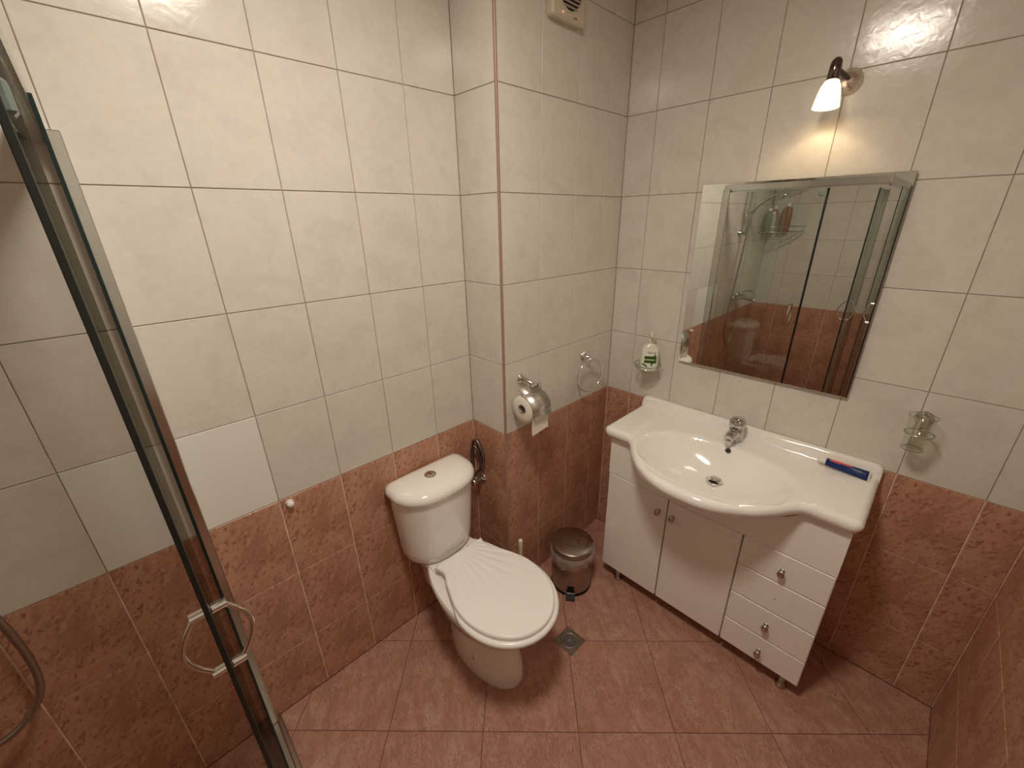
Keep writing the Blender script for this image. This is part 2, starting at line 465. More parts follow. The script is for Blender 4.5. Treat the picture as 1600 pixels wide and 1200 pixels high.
# ------------------------------------------------------------------ washbasin
BY0, BY1, ZD = -.424, -1.318, .837
BYC = -.862
def fout(y):
    t = abs((y-BYC)/.305)
    b = .218*(1-t**2.4) if t < 1.3 else -.2
    k = .014; s_ = k*math.log(1+math.exp(min(40, b/k)))
    f = .354+s_
    d = min(BY0-y, y-BY1); r = .028
    if d < r: f -= r-math.sqrt(max(0, r*r-(r-d)**2))
    return f
def smst(a, b, x):
    t = max(0, min(1, (x-a)/(b-a))); return t*t*(3-2*t)
def bowl_r(x, y, sx=1, sy=1):
    dx = (x+.325); bx_ = (.178 if dx < 0 else .186)*sx
    ax_ = .275*sy
    return ((abs(y-BYC)/ax_)**2.25+(abs(dx)/bx_)**2.25)**(1/2.25)
def ztop(x, y):
    f = fout(y); e = 1e-3; fp = (fout(y+e)-fout(y-e))/(2*e); fp = max(-3, min(3, fp))
    d = min((f+x)/math.sqrt(1+fp*fp), BY0-y, y-BY1)
    z = ZD
    # ledge round the bowl, open to the tap deck
    rr = bowl_r(x, y, 1.19, 1.17)
    rec = 1-smst(.93, 1.03, rr)
    if x > -.27: rec = max(rec, (1-smst(.300, .330, abs(y-BYC)))*smst(.02, .05, -x) )
    z -= .006*rec
    r = bowl_r(x, y)
    if r < 1.06:
        u_ = max(0, 1-r**3.0); depth = .120*(u_-.07*(1-math.exp(-u_/.07)))
        z -= depth*1.0 + .004*(1-smst(.9, 1.06, r))
        z -= .010*math.exp(-((x+.245)**2+(y+.868)**2)/.006)
    z += .040*(1-smst(.018, .036, -x))
    ro = .022
    if d < ro:
        z -= ro-math.sqrt(max(0, ro*ro-(ro-d)**2))
    return z
def spacing(n, e):
    out = []
    for k in range(n+1):
        t = k/n; out.append(t - e*math.sin(2*math.pi*t)/(2*math.pi))
    return out
NU, NV = 150, 96
us = spacing(NU, .88)
vsp = [math.sin(math.pi/2*k/NV)*.35+.65*k/NV for k in range(NV+1)]
wb = empty('washbasin', (-.2, BYC, ZD))
tag(wb, 'white ceramic washbasin with a bulging front, set on the vanity cabinet', 'washbasin')
T = []; B = []
for i in range(NU+1):
    y = BY0+(BY1-BY0)*us[i]; f = fout(y)
    for j in range(NV+1):
        x = -f*vsp[j]-.0005
        z = ztop(x, y); T.append((x, y, z))
        r_ = bowl_r(x, y, 1.05, 1.05)
        zb_ = .792 if r_ > 1 else min(.792, z-.014)
        B.append((x*.985, BYC+(y-BYC)*.985, min(zb_, z-.010)))
n1 = NV+1; q = len(T); fs = []; fb = []
for i in range(NU):
    for j in range(NV):
        a = i*n1+j
        fs.append((a, a+1, a+n1+1, a+n1)); fb.append((q+a, q+a+n1, q+a+n1+1, q+a+1))
rim = [i*n1 for i in range(NU+1)][::-1] + list(range(1, n1)) + [i*n1+NV for i in range(1, NU+1)] + [NU*n1+j for j in range(NV-1, 0, -1)]
for k in range(len(rim)):
    a, b = rim[k], rim[(k+1)%len(rim)]; fb.append((b, a, q+a, q+b))
m = MB(); m.add(T+B, fs+fb, 0, True)
part(m, 'basin', CERAMIC, wb, (-.2, BYC, ZD))
zdr = ztop(-.240, -.872)
m = MB(); dm = Matrix.Translation((-.240, -.872, zdr))
m.lathe([(.033,-.004),(.034,.0015),(.031,.004),(.026,.003),(.024,-.004)], 32, dm, cap0=False, cap1=False)
part(m, 'drain_ring', CHROME, wb, (-.2, BYC, ZD))
m = MB(); m.lathe([(.0245,0),(.0245,.0005)], 24, Matrix.Translation((-.240,-.872,zdr-.002))); part(m, 'drain_hole', DARKH, wb, (-.2, BYC, ZD))
m = MB(); m.lathe([(.004,-.003),(.004,.006),(.020,.008),(.0205,.0105),(.018,.012),(.001,.0125)], 28, dm @ Matrix.Rotation(.18, 4, 'Y')); part(m, 'plug', CHROME_D, wb, (-.2, BYC, ZD))
# overflow
ox = -.150; oz = ztop(ox, -.872)
nx = Vector((-(ztop(ox-.01, -.882)-ztop(ox+.01, -.882))/-.02, 0, 1)).normalized()
m = MB(); m.lathe([(.0095,-.004),(.0095,.0025),(.0115,.003),(.0120,.0005)], 24, axis_mat((ox, -.872, oz), nx), cap1=False, cap0=False)
part(m, 'overflow_ring', CHROME_D, wb, (-.2, BYC, ZD))
m = MB(); m.lathe([(.0094,0),(.0094,.0008)], 20, axis_mat((ox, -.872, oz+.0005), nx)); part(m, 'overflow_hole', DARKH, wb, (-.2, BYC, ZD))

# ------------------------------------------------------------------ faucet
FX, FY = -.078, -.866; FZ = ztop(FX, FY)+.0012
FCH = mat('tap chrome', (.56,.55,.53), .13, 1)
fa = empty('faucet', (FX, FY, FZ)); tag(fa, 'small chrome single-lever faucet on the back of the washbasin', 'faucet')
m = MB(); m.lathe([(.031,0),(.031,.004),(.0290,.008),(.0285,.03),(.0265,.050),(.024,.056)], 32); m.build('body', FCH, fa)
m = MB(); sp = smoothpath([(-.002,0,.028),(-.030,0,.036),(-.056,0,.038),(-.078,0,.032)], 6)
m.tube(sp, .014, 16, rs=[.0240-.0060*k/(len(sp)-1) for k in range(len(sp))])
m.lathe([(.0115,-.020),(.0125,0)], 20, Matrix.Translation((-.070,0,.026))); m.build('spout', FCH, fa)
m = MB(); m.lathe([(.0230,.056),(.0285,.060),(.0305,.072),(.0285,.086),(.0205,.096),(.0085,.1005),(.001,.101)], 32)
hp = smoothpath([(-.008,0,.080),(-.024,0,.086),(-.042,0,.094),(-.056,0,.100)], 5)
m.tube(hp, .008, 12, rs=[.013,.0125,.012,.0115,.011,.0105,.010,.0095,.009,.0085,.008,.0078,.0075,.0072,.007,.005])
m.build('lever', FCH, fa)

# ------------------------------------------------------------------ toilet
TX = -1.010
to = empty('toilet', (TX, -.3, 0)); tag(to, 'white close-coupled toilet with a shell-patterned lid standing against the back wall', 'toilet')
TO = (TX, -.3, 0)
def oval(cx, yb, yf, hw, z, n=48, pb=2.0, pf=2.1, wy=.45):
    """egg outline: yb back, yf front, widest at fraction wy from the back"""
    yc = yb+(yf-yb)*wy; out = []
    for k in range(n):
        a = 2*math.pi*k/n; c, s_ = math.cos(a), math.sin(a)
        p = pf if s_ < 0 else pb
        x = hw*math.copysign(abs(c)**(2/p), c); y = math.copysign(abs(s_)**(2/p), s_)
        out.append((cx+x, yc+(y*(yb-yc) if s_ > 0 else -y*(yf-yc)), z))
    return out
m = MB()
rings = [oval(TX,-.150,-.545,.098,0.0,wy=.5), oval(TX,-.150,-.548,.100,.012,wy=.5), oval(TX,-.150,-.540,.097,.06,wy=.5), oval(TX,-.145,-.528,.094,.12,wy=.5),
         oval(TX,-.14,-.522,.094,.18,wy=.5), oval(TX,-.13,-.524,.098,.225,wy=.5), oval(TX,-.12,-.540,.110,.252,wy=.5), oval(TX,-.11,-.596,.147,.285,wy=.5), oval(TX,-.10,-.622,.158,.325,wy=.52),
         oval(TX,-.08,-.640,.170,.365,wy=.55), oval(TX,-.07,-.646,.174,.390,wy=.56), oval(TX,-.075,-.640,.168,.398,wy=.56)]
m.loft(rings)
part(m, 'bowl', CERAMIC, to, TO)
m = MB()   # rear deck under the tank
def rrect(x0, x1, y0, y1, z, r, n=6):
    out = []
    for cx, cy, a0 in ((x1-r, y1-r, 0), (x0+r, y1-r, 90), (x0+r, y0+r, 180), (x1-r, y0+r, 270)):
        for k in range(n+1):
            a = math.radians(a0+90*k/n); out.append((cx+r*math.cos(a), cy+r*math.sin(a), z))
    return out
m.loft([rrect(TX-.075, TX+.075, -.30, -.03, .21, .03), rrect(TX-.085, TX+.085, -.30, -.025, .30, .03), rrect(TX-.108, TX+.108, -.27, -.02, .37, .035), rrect(TX-.112, TX+.112, -.27, -.02, .398, .035), rrect(TX-.108, TX+.108, -.265, -.024, .402, .033)])
part(m, 'rear_deck', CERAMIC, to, TO)
# tank
TKX = -1.020
def dring(hw, yb, yf, z, n=28, bow=.35, r=.045):
    """flat back, bowed front with rounded ends"""
    out = [];
    for k in range(n+1):
        t = -1+2*k/n; a = t*math.pi/2
        x = hw*math.copysign(abs(math.sin(a))**.80, t)
        e = max(0, 1-abs(x/hw)**2.6)**.55
        out.append((TKX+x, yb+(yf-yb)*(.40+.60*e) if abs(t) < .999 else yb+(yf-yb)*.40, z))
    out = out[::-1]
    # back side
    out += [(TKX-hw, yb+(yf-yb)*.15, z), (TKX-hw*.95, yb+(yf-yb)*.02, z), (TKX-hw*.4, yb, z), (TKX+hw*.4, yb, z), (TKX+hw*.95, yb+(yf-yb)*.02, z), (TKX+hw, yb+(yf-yb)*.15, z)]
    return out
m = MB()
m.loft([dring(.118,-.03,-.165,.402), dring(.135,-.025,-.178,.408), dring(.146,-.022,-.186,.425), dring(.150,-.02,-.190,.46), dring(.157,-.018,-.196,.56), dring(.164,-.016,-.200,.66), dring(.168,-.015,-.202,.712)])
part(m, 'tank', CERAMIC, to, TO)
m = MB()
m.loft([dring(.170,-.013,-.206,.7135), dring(.177,-.010,-.213,.718), dring(.179,-.009,-.215,.728), dring(.176,-.010,-.212,.740), dring(.166,-.014,-.203,.751), dring(.146,-.024,-.186,.7585), dring(.11,-.045,-.160,.7625), dring(.05,-.08,-.12,.764)])
part(m, 'tank_lid', CERAMIC, to, TO)
m = MB(); bm = Matrix.Translation((-1.035, -.098, .7632))
m.lathe([(.0225,-.003),(.0235,.002),(.0215,.0045),(.0190,.0035)], 28, bm, cap1=False); m.lathe([(.0185,0),(.0185,.0048),(.016,.006),(.0005,.0055)], 28, bm); m.box(-1.036-.0004,-1.036+.0004+.0012,-.114,-.082,.7690,.7695,1)
part(m, 'flush_button', [CHROME, DARKH], to, TO)
# seat and lid
def lid_outline(grow, z, n=144):
    """back edge narrow, flares to a wide round front"""
    yb, yf, hwb, hw = -.212-max(0,grow)*1.0, -.670-grow, .117-(grow*1.3 if grow > 0 else -grow), .172+grow
    L = yb-yf; pts = []
    K = n//2
    for k in range(K+1):
        # parameter along right side from back to front tip
        t = k/K; y = yb-L*(1-math.cos(math.pi*t/2)) if False else yb-L*(t**1.0)
        pts.append((t, y))
    prof = []
    for k in range(K+1):
        a = math.pi/2*k/K; t = math.sin(a)          # denser near front
        s_ = t*L
        ynorm = s_/L
        yc = .53                                      # widest fraction
        if ynorm >= yc:
            e = (ynorm-yc)/(1-yc); wd = hw*max(0, 1-e**2.15)**(1/2.0)
        else:
            e = ynorm/yc; wd = hwb-.010*math.sin(math.pi*min(1, e/.35))*(1 if e < .35 else 0)+(hw-hwb)*smst(.18, 1.0, e)**.8
        prof.append((wd, yb-s_))
    right = [(TX+w_, y, z) for w_, y in prof]
    left = [(TX-w_, y, z) for w_, y in prof[:-1]][::-1]
    return (right+left)[::-1]
m = MB()
m.loft([lid_outline(.004,.4035), lid_outline(.012,.406), lid_outline(.0135,.414), lid_outline(.011,.4215), lid_outline(.004,.4235)])
part(m, 'seat', SEAT, to, TO)
# lid with radiating grooves
lo_ = lid_outline(0.0, 0)
Lr = sorted({(round(-p[1], 5), round(p[0]-TX, 5)) for p in lo_ if p[0] >= TX-1e-6})
def lid_w(y):
    q_ = -y
    if q_ <= Lr[0][0]: return Lr[0][1]
    for a_, b_ in zip(Lr, Lr[1:]):
        if a_[0] <= q_ <= b_[0]: return a_[1]+(b_[1]-a_[1])*(q_-a_[0])/max(1e-9, b_[0]-a_[0])
    return 0.0
def groove(x, y):
    dx, dy = x-TX, -(y+.160); rad = math.hypot(dx, dy); a = math.atan2(dx, dy)
    if abs(a) > 1.15: return 0
    amp = smst(.062, .12, rad)*(1-smst(.22, .34, rad))*(1-smst(.95, 1.15, abs(a)))
    return -.0034*amp*(1-abs(math.sin(math.pi*(a/.165+.5))))**1.6
m = MB(); NY, NX = 150, 120; Yb, Yf = -.212, -.670
Tv = []; Bv = []
for i in range(NY+1):
    tt_ = i/NY; y = Yb+(Yf-Yb)*(math.sin(math.pi/2*tt_)*.45+.55*tt_)
    if i == NY: y = Yf+.0004
    w_ = max(.004, lid_w(y))
    for j in range(NX+1):
        u_ = spacing(NX, .6)[j] if i == 0 and j == 0 else None
        t_ = j/NX; t_ = t_-.6*math.sin(2*math.pi*t_)/(2*math.pi)
        x = TX-w_+2*w_*t_
        sl = (lid_w(y-.002)-lid_w(y+.002))/.004; sl = max(-4, min(4, sl))
        d_ = min((w_-abs(x-TX))/math.sqrt(1+sl*sl), Yb-y+.0001, (y-Yf)+.0001)
        z = .4415 - (.006*(1-min(1, d_/.007))**2) + groove(x, y)*min(1, d_/.012)
        Tv.append((x, y, z)); Bv.append((x, y, .4245))
n1 = NX+1; q = len(Tv); fs = []; fb = []
for i in range(NY):
    for j in range(NX):
        a = i*n1+j; fs.append((a, a+1, a+n1+1, a+n1)[::-1]); fb.append((q+a, q+a+n1, q+a+n1+1, q+a+1)[::-1])
rim = [i*n1 for i in range(NY+1)][::-1] + list(range(1, n1)) + [i*n1+NX for i in range(1, NY+1)] + [NY*n1+j for j in range(NX-1, 0, -1)]
for k in range(len(rim)):
    a, b = rim[k], rim[(k+1)%len(rim)]; fb.append((a, b, q+b, q+a))
m.add(Tv+Bv, fs+fb, 0, True); part(m, 'lid', SEAT, to, TO)
for sx in (-1, 1):
    m = MB(); m.lathe([(.011,-.022),(.011,.022)], 16, axis_mat((TX+sx*.075, -.204, .418), (1,0,0))); m.box(TX+sx*.075-.014, TX+sx*.075+.014, -.212, -.188, .402, .412, bev=.002)
    part(m, 'hinge', SEAT, to, TO)
for sx in (-1, 1):
    m = MB(); mm = axis_mat((TX+sx*.0955, -.40, .105), (sx,0,.05)); m.lathe([(.0125,-.006),(.012,.001),(.008,.003)], 20, mm); m.lathe([(.006,.001),(.006,.006),(.003,.008)], 14, mm, 1)
    part(m, 'fixing_cap', [CERAMIC, CHROME_D], to, TO)

# ------------------------------------------------------------------ water supply valve with coiled hose
sv = empty('supply_valve', (XS, -.05, .60)); tag(sv, 'angle valve with a looped braided hose beside the toilet tank', 'valve')
SO = (XS, -.05, .60)
m = MB(); m.lathe([(.024,0),(.024,.003),(.012,.008),(.010,.012)], 24, axis_mat((XS,-.045,.575), (-1,0,0))); m.tube([(XS-.008,-.045,.575),(XS-.045,-.045,.575)], .009, 14); m.tube([(XS-.036,-.045,.57),(XS-.036,-.045,.605)], .008, 14)
part(m, 'valve_body', CHROME_D, sv, SO)
m = MB(); m.lathe([(.014,0),(.017,.003),(.017,.016),(.012,.020)], 20, axis_mat((XS-.043,-.045,.575), (-1,0,0))); part(m, 'handle', CHROME_D, sv, SO)
hp = smoothpath([(XS-.036,-.045,.605),(XS-.030,-.050,.625),(XS-.022,-.072,.645),(XS-.016,-.076,.69),(XS-.014,-.055,.745),(XS-.014,-.030,.770),(XS-.020,-.014,.755),(XS-.026,-.012,.70),(XS-.040,-.020,.64),(XS-.075,-.030,.60),(XS-.115,-.04,.585),(XS-.132,-.05,.60)], 8)
HOSE2 = brushed('dark braided hose', (.22,.19,.16), .35)
m = MB(); m.tube(hp, .0066, 12); part(m, 'hose', HOSE2, sv, SO)
hp = smoothpath([(XS-.024,-.060,.63),(XS-.018,-.062,.68),(XS-.024,-.045,.735),(XS-.030,-.025,.745),(XS-.034,-.018,.70),(XS-.036,-.03,.64)], 8)
m = MB(); m.tube(hp, .0062, 12); part(m, 'hose', HOSE2, sv, SO)

# ------------------------------------------------------------------ toilet brush
tb = empty('toilet_brush', (-.722, -.275, 0)); tag(tb, 'white toilet brush in its holder behind the toilet, only the handle tip showing', 'toilet brush')
m = MB(); m.lathe([(.045,0),(.047,.004),(.042,.10),(.040,.13),(.036,.13),(.036,.02)], 28, cap1=False); m.build('holder', WPLAS, tb)
m = MB(); m.lathe([(.008,.03),(.008,.30),(.0095,.31),(.010,.345),(.0085,.352),(.002,.354)], 16); m.build('brush_handle', WPLAS, tb)

# ------------------------------------------------------------------ pedal bin
bn = empty('pedal_bin', (-.474, -.378, 0)); tag(bn, 'small steel pedal bin with a clear liner, between toilet and vanity', 'bin')
m = MB(); m.lathe([(.097,0),(.098,.003),(.098,.014),(.095,.016)], 48); m.build('base', BLACKP, bn)
m = MB(); m.lathe([(.096,.014),(.096,.222),(.094,.226),(.092,.222)], 48, cap1=False, cap0=False); m.build('body', STEEL, bn)
m = MB(); m.lathe([(.095,.220),(.099,.221),(.099,.240),(.0975,.246),(.093,.249),(.050,.254),(.001,.256)], 48, cap0=False); m.build('lid', STEEL, bn)
m = MB(); NN = 96; rings = []
for (r, z, am) in ((.0975,.222,0),(.1035,.214,.001),(.1060,.200,.002),(.1045,.184,.002),(.1010,.164,.003)):
    rings.append([((r+am*math.sin(11*a+z*90)+am*.6*math.sin(17*a))*math.cos(a), (r+am*math.sin(11*a+z*90)+am*.6*math.sin(17*a))*math.sin(a), z+(.008*math.sin(3*a+1) if z < .19 else 0)) for a in [2*math.pi*k/NN for k in range(NN)]])
m.loft(rings, cap0=False, cap1=False); m.build('bin_liner', LINER, bn)
pa = math.atan2(-.90, -1.20); pd = Vector((math.cos(pa), math.sin(pa), 0)); pn = Vector((-pd.y, pd.x, 0))
def pq(r, s_, z): return tuple(pd*r+pn*s_+Vector((0,0,z)))
m = MB()
for (r0, z0, w0), (r1, z1, w1) in (((.0965,.062,.015),(.0985,.028,.019)), ((.0985,.028,.021),(.128,.010,.021))):
    m.add([pq(r0,-w0,z0),pq(r0,w0,z0),pq(r1,w1,z1),pq(r1,-w1,z1),pq(r0-.004,-w0,z0-.006),pq(r0-.004,w0,z0-.006),pq(r1-.003,w1,z1-.007),pq(r1-.003,-w1,z1-.007)], [(0,1,2,3),(7,6,5,4),(0,4,5,1),(1,5,6,2),(2,6,7,3),(3,7,4,0)])
m.tube([pq(.104,-.021,.0265),pq(.104,.021,.0265)], .0014, 8, 1)
m.build('pedal', [BLACKP, CHROME], bn)
m = MB(); m.box(-.018,.018,.093,.105,.214,.240); o = m.build('hinge', BLACKP, bn); o.rotation_euler = (0,0,-.3)

# ------------------------------------------------------------------ toilet paper holder and roll
def rosette(mb, org, n):
    mb.lathe([(.0225,0),(.0230,.004),(.0205,.008),(.0165,.011),(.015,.013)], 28, axis_mat(org, n))
tp = empty('paper_holder', (-.632, S, 1.075)); tag(tp, 'chrome toilet paper holder with a curved cover on the boxed-in shaft', 'toilet paper holder')
TPO = (-.632, S, 1.075)
hx, hz = -.640, 1.083
m = MB(); rosette(m, (hx, S, hz), (0,-1,0))
m.tube(smoothpath([(hx,S-.006,hz),(hx+.003,S-.025,hz-.004),(hx+.008,S-.045,hz-.010),(hx+.012,S-.058,hz-.014)], 5), .01, 16, rs=[.0145-.0005*k for k in range(16)])
m.lathe([(.009,-.010),(.0105,-.005),(.0105,.005),(.009,.010)], 16, axis_mat((hx+.014,S-.058,hz-.014), (1,0,0)))
part(m, 'rosette_arm', CHROME, tp, TPO)
RX0, RX1 = -.700, -.600; RCY, RCZ = S-.062, .984
m = MB(); m.tube(smoothpath([(hx+.012,S-.058,hz-.014),(hx+.03,S-.058,hz-.012),(RX1+.012,S-.058,hz-.016)], 4), .0028, 8)
m.tube(smoothpath([(RX1+.012,S-.058,hz-.016),(RX1+.014,S-.059,hz-.05),(RX1+.010,RCY,RCZ+.006),(RX1-.02,RCY,RCZ),(RX0-.006,RCY,RCZ)], 6), .0030, 8)
part(m, 'wire_bar', CHROME, tp, TPO)
m = MB(); RC = .060; arc = []
for k in range(15):
    a = math.radians(70+ (205-70)*k/14)
    arc.append((RCY+RC*math.cos(a)*1.0, RCZ+RC*math.sin(a)))
arc = [(S-.050, hz-.016)] + [(RCY-RC*math.sin(math.radians(t)), RCZ+RC*math.cos(math.radians(t))) for t in range(0, 101, 8)] + [(RCY-RC*.985-.003, RCZ-.020), (RCY-RC-.006, RCZ-.028)]
vs = []
for (y, z) in arc: vs += [(RX0, y, z), (RX1+.004, y, z)]
ins = [(RX0, y+.0008, z-.0008) for y, z in arc]
k_ = len(arc); 
for (y, z) in arc: vs += [(RX0, y+.0012, z-.0008), (RX1+.004, y+.0012, z-.0008)]
fs = []
for i in range(k_-1):
    a = 2*i; fs += [(a, a+1, a+3, a+2), (2*k_+a, 2*k_+a+2, 2*k_+a+3, 2*k_+a+1), (a, a+2, 2*k_+a+2, 2*k_+a), (a+1, 2*k_+a+1, 2*k_+a+3, a+3)]
m.add(vs, fs, 0, True)
m.tube([(RX0, RCY-RC*.97, RCZ-.006),(RX1+.004, RCY-RC*.97, RCZ-.006)], .0022, 8)
part(m, 'cover', brushed('satin cover steel', (.60,.57,.52), .36), tp, TPO)
ro = empty('toilet_roll', (-.651, RCY, RCZ)); tag(ro, 'white toilet paper roll hanging in the chrome holder', 'toilet roll')
m = MB(); prof = [(.0205,-.0485),(.052,-.0485),(.054,-.046),(.054,.046),(.052,.0485),(.0205,.0485),(.0205,-.0485)]
m.lathe(prof, 40, axis_mat((0,0,0), (1,0,0)), cap0=False, cap1=False); m.build('paper', PAPER, ro)
m = MB(); m.lathe([(.0195,-.0495),(.0203,-.0495),(.0203,.0495),(.0195,.0495),(.0195,-.0495)], 28, axis_mat((0,0,0), (1,0,0)), cap0=False, cap1=False); m.build('core', mat('grey card', (.45,.38,.30), .8), ro)
m = MB(); sh = [(-.0548, .01), (-.0552,-.02), (-.056,-.04), (-.054,-.064), (-.057,-.092)]; vs = []
for i, (y, z) in enumerate(sh):
    for x in (-.0475, 0, .0475): vs.append((x-.002*i/4, y+.002*math.sin(x*60), z-(.006 if (i == 4 and x < 0) else 0)+(.004 if (i == 4 and x > 0) else 0)))
b_ = len(vs); vs += [(x, y+.0007, z) for x, y, z in vs]
fs = []
for i in range(4):
    for j in range(2):
        a = i*3+j; fs += [(a, a+1, a+4, a+3), (b_+a, b_+a+3, b_+a+4, b_+a+1)]
m.add(vs, fs, 0, True); m.build('sheet', PAPER, ro)

# ------------------------------------------------------------------ towel ring
tr = empty('towel_ring', (-.228, S, 1.08)); tag(tr, 'empty chrome towel ring on the wall left of the corner', 'towel ring')
TRO = (-.228, S, 1.08); rx, rz = -.228, 1.081
m = MB(); rosette(m, (rx, S, rz), (0,-1,0))
m.tube(smoothpath([(rx,S-.006,rz),(rx+.002,S-.022,rz-.002),(rx+.006,S-.040,rz-.008)], 5), .01, 16, rs=[.0145-.0006*k for k in range(11)])
m.lathe([(.006,-.012),(.011,-.008),(.012,0),(.011,.008),(.006,.012)], 18, axis_mat((rx+.007,S-.041,rz-.010), (1,0,0)))
part(m, 'rosette_arm', CHROME, tr, TRO)
m = MB(); RR = .076; rc = Vector((rx+.004, S-.043, rz-.012-RR)); tilt = .18
pts = [rc+Vector((RR*math.sin(a)*math.cos(tilt), RR*math.sin(a)*math.sin(tilt)*-1, RR*math.cos(a))) for a in [2*math.pi*k/56 for k in range(56)]]
m.tube(pts, .0048, 12, closed=True); part(m, 'ring', CHROME, tr, TRO)

# ------------------------------------------------------------------ soap dish and bottle
DC = Vector((-.064, -.448, 1.035))
sd = empty('soap_dish', tuple(DC)); tag(sd, 'glass soap dish on a chrome wall bracket in the corner', 'soap dish')
m = MB(); rosette(m, (-DC.x, 0, .012), (-1,0,0)); m.tube([(-DC.x-.006,0,.012),(.050,0,.004)], .010, 14)
m.tube([(.050*math.cos(a), .050*math.sin(a), .004) for a in [2*math.pi*k/40 for k in range(40)]], .0030, 8, closed=True); m.build('bracket', CHROME, sd)
m = MB(); m.lathe([(.028,-.012),(.036,-.010),(.050,.006),(.058,.016),(.0600,.020),(.0585,.0205),(.048,.010),(.034,-.006),(.002,-.0075)], 40, cap0=True); m.build('dish', CLEAR, sd)
m = MB(); m.tube([(.0592*math.cos(a), .0592*math.sin(a), .020) for a in [2*math.pi*k/48 for k in range(48)]], .0013, 6, closed=True)
m.tube([(.030*math.cos(a), .030*math.sin(a), -.012) for a in [2*math.pi*k/48 for k in range(48)]], .0016, 6, closed=True); m.build('dish_rim', mat('glass rim shade', (.16,.18,.14), .08, .3), sd)
BCLEAR = mat('pale cloudy bottle plastic', (.68,.66,.55), .15); 
sb = empty('soap_bottle', (DC.x, DC.y-.006, DC.z-.006), math.radians(30)); sb.scale = (1.15, 1.15, 1.15); tag(sb, 'pump soap bottle with green and white label standing in the glass dish', 'bottle')
m = MB()
def sup(a_, b_, z, p=3.0, n=40):
    out = []
    for k in range(n):
        t = 2*math.pi*k/n; c, s_ = math.cos(t), math.sin(t)
        out.append((a_*math.copysign(abs(c)**(2/p), c), b_*math.copysign(abs(s_)**(2/p), s_), z))
    return out
m.loft([sup(.018,.030,0), sup(.021,.034,.003), sup(.0215,.035,.02), sup(.0215,.0345,.075), sup(.020,.031,.092), sup(.016,.022,.103), sup(.011,.012,.108,2), sup(.010,.010,.114,2)])
m.build('bottle_body', BCLEAR, sb)
LW = mat('label white', (.78,.80,.70), .4); LG = mat('label dark green', (.035,.085,.012), .4); LG2 = mat('label mid green', (.10,.18,.04), .4); LP = mat('label pale green', (.55,.62,.33), .4); LK = mat('label print', (.03,.03,.02), .5)
m = MB(); xf = -.0220
def lab(y0, y1, z0, z1, mi, d=0.0, sh=0.0):
    # label faces -x; +y is left as seen from the room
    m.add([(xf-d, y0, z0), (xf-d, y1, z0), (xf-d, y1+sh, z1), (xf-d, y0+sh, z1), (xf+.0006, y0, z0), (xf+.0006, y1, z0), (xf+.0006, y1+sh, z1), (xf+.0006, y0+sh, z1)], [(3,2,1,0),(4,5,6,7),(0,1,5,4),(1,2,6,5),(2,3,7,6),(3,0,4,7)], mi)
lab(-.026, .026, .006, .090, 0)
lab(-.0255, .0190, .052, .062, 1, .0002); lab(-.0255, .0190, .034, .044, 1, .0002); lab(-.0235, .0190, .044, .052, 2, .0003); lab(-.0255, -.0235, .034, .062, 1, .0003)
lab(-.0180, .0190, .0455, .0495, 3, .0004)
for k in range(5): lab(-.0235+.0018*k, -.0145-.0018*k, .062+.003*k, .0655+.003*k, 1, .0002)
for k in range(4): lab(-.018+.002*k, -.008-.002*k+.002*k, .034-.004*k, .038-.004*k, 1, .0002, .002)
for k in range(4): lab(.018-.0045*k, .0245-.0045*k, .026-.0030*k, .0325-.0030*k, 1 if k % 2 == 0 else 2, .0002, .002)
m.build('label_panel', [LW, LG, LG2, LP], sb)
def text_mesh(s_, size, mt, name, parent, M_, ext=.0001, shear=0):
    cu = bpy.data.curves.new(name, 'FONT'); cu.body = s_; cu.size = size; cu.extrude = ext; cu.align_x = 'CENTER'; cu.align_y = 'CENTER'; cu.shear = shear
    tmp = bpy.data.objects.new('tmp', cu); COL.objects.link(tmp)
    dg = bpy.context.evaluated_depsgraph_get(); me = bpy.data.meshes.new_from_object(tmp.evaluated_get(dg)); bpy.data.objects.remove(tmp)
    me.materials.clear(); me.materials.append(mt); o = link(name, me, parent); o.matrix_local = M_; return o
text_mesh('Clini', .012, LK, 'lettering', sb, Matrix(((0,0,-1,xf-.0006),(-1,0,0,-.002),(0,1,0,.076),(0,0,0,1))))
m = MB(); m.lathe([(.0115,.110),(.0125,.112),(.0125,.124),(.009,.128),(.006,.130),(.005,.142)], 24); m.tube([(.012,0,.144),(0,0,.146),(-.020,0,.146),(-.034,0,.141)], .006, 12, rs=[.009,.011,.007,.0045]); m.lathe([(.010,.140),(.0135,.145),(.012,.151),(.004,.153)], 20)
m.build('pump', mat('milky pump plastic', (.66,.60,.50), .3), sb)

# ------------------------------------------------------------------ tumbler holder and glass
GC = Vector((-.066, -1.362, 1.045))
th = empty('tumbler_holder', tuple(GC)); tag(th, 'chrome ring holder on the wall right of the washbasin', 'tumbler holder')
m = MB(); rosette(m, (-GC.x, 0, .030), (-1,0,0)); m.tube(smoothpath([(-GC.x-.008,0,.030),(-GC.x-.018,0,.022),(.038,0,.004),(.0345,0,0)], 5), .009, 14, rs=[.015-.0006*k for k in range(16)]); m.build('rosette_arm', CHROME_D, th)
m = MB(); m.tube([(.0345*math.cos(a), .0345*math.sin(a), 0) for a in [2*math.pi*k/40 for k in range(40)]], .0026, 8, closed=True); m.build('ring', CHROME_D, th)
gl = empty('drinking_glass', tuple(GC+Vector((-.004,.004,-.054)))); tag(gl, 'clear glass tumbler hanging in the chrome wall ring', 'glass')
m = MB(); m.lathe([(.0255,0),(.0265,.003),(.0330,.110),(.0345,.112),(.0330,.1115),(.0315,.108),(.0250,.008),(.001,.007)], 40)
m.build('tumbler', CLEAR, gl)
GR = mat('glass edge shade', (.20,.21,.15), .06, .3)
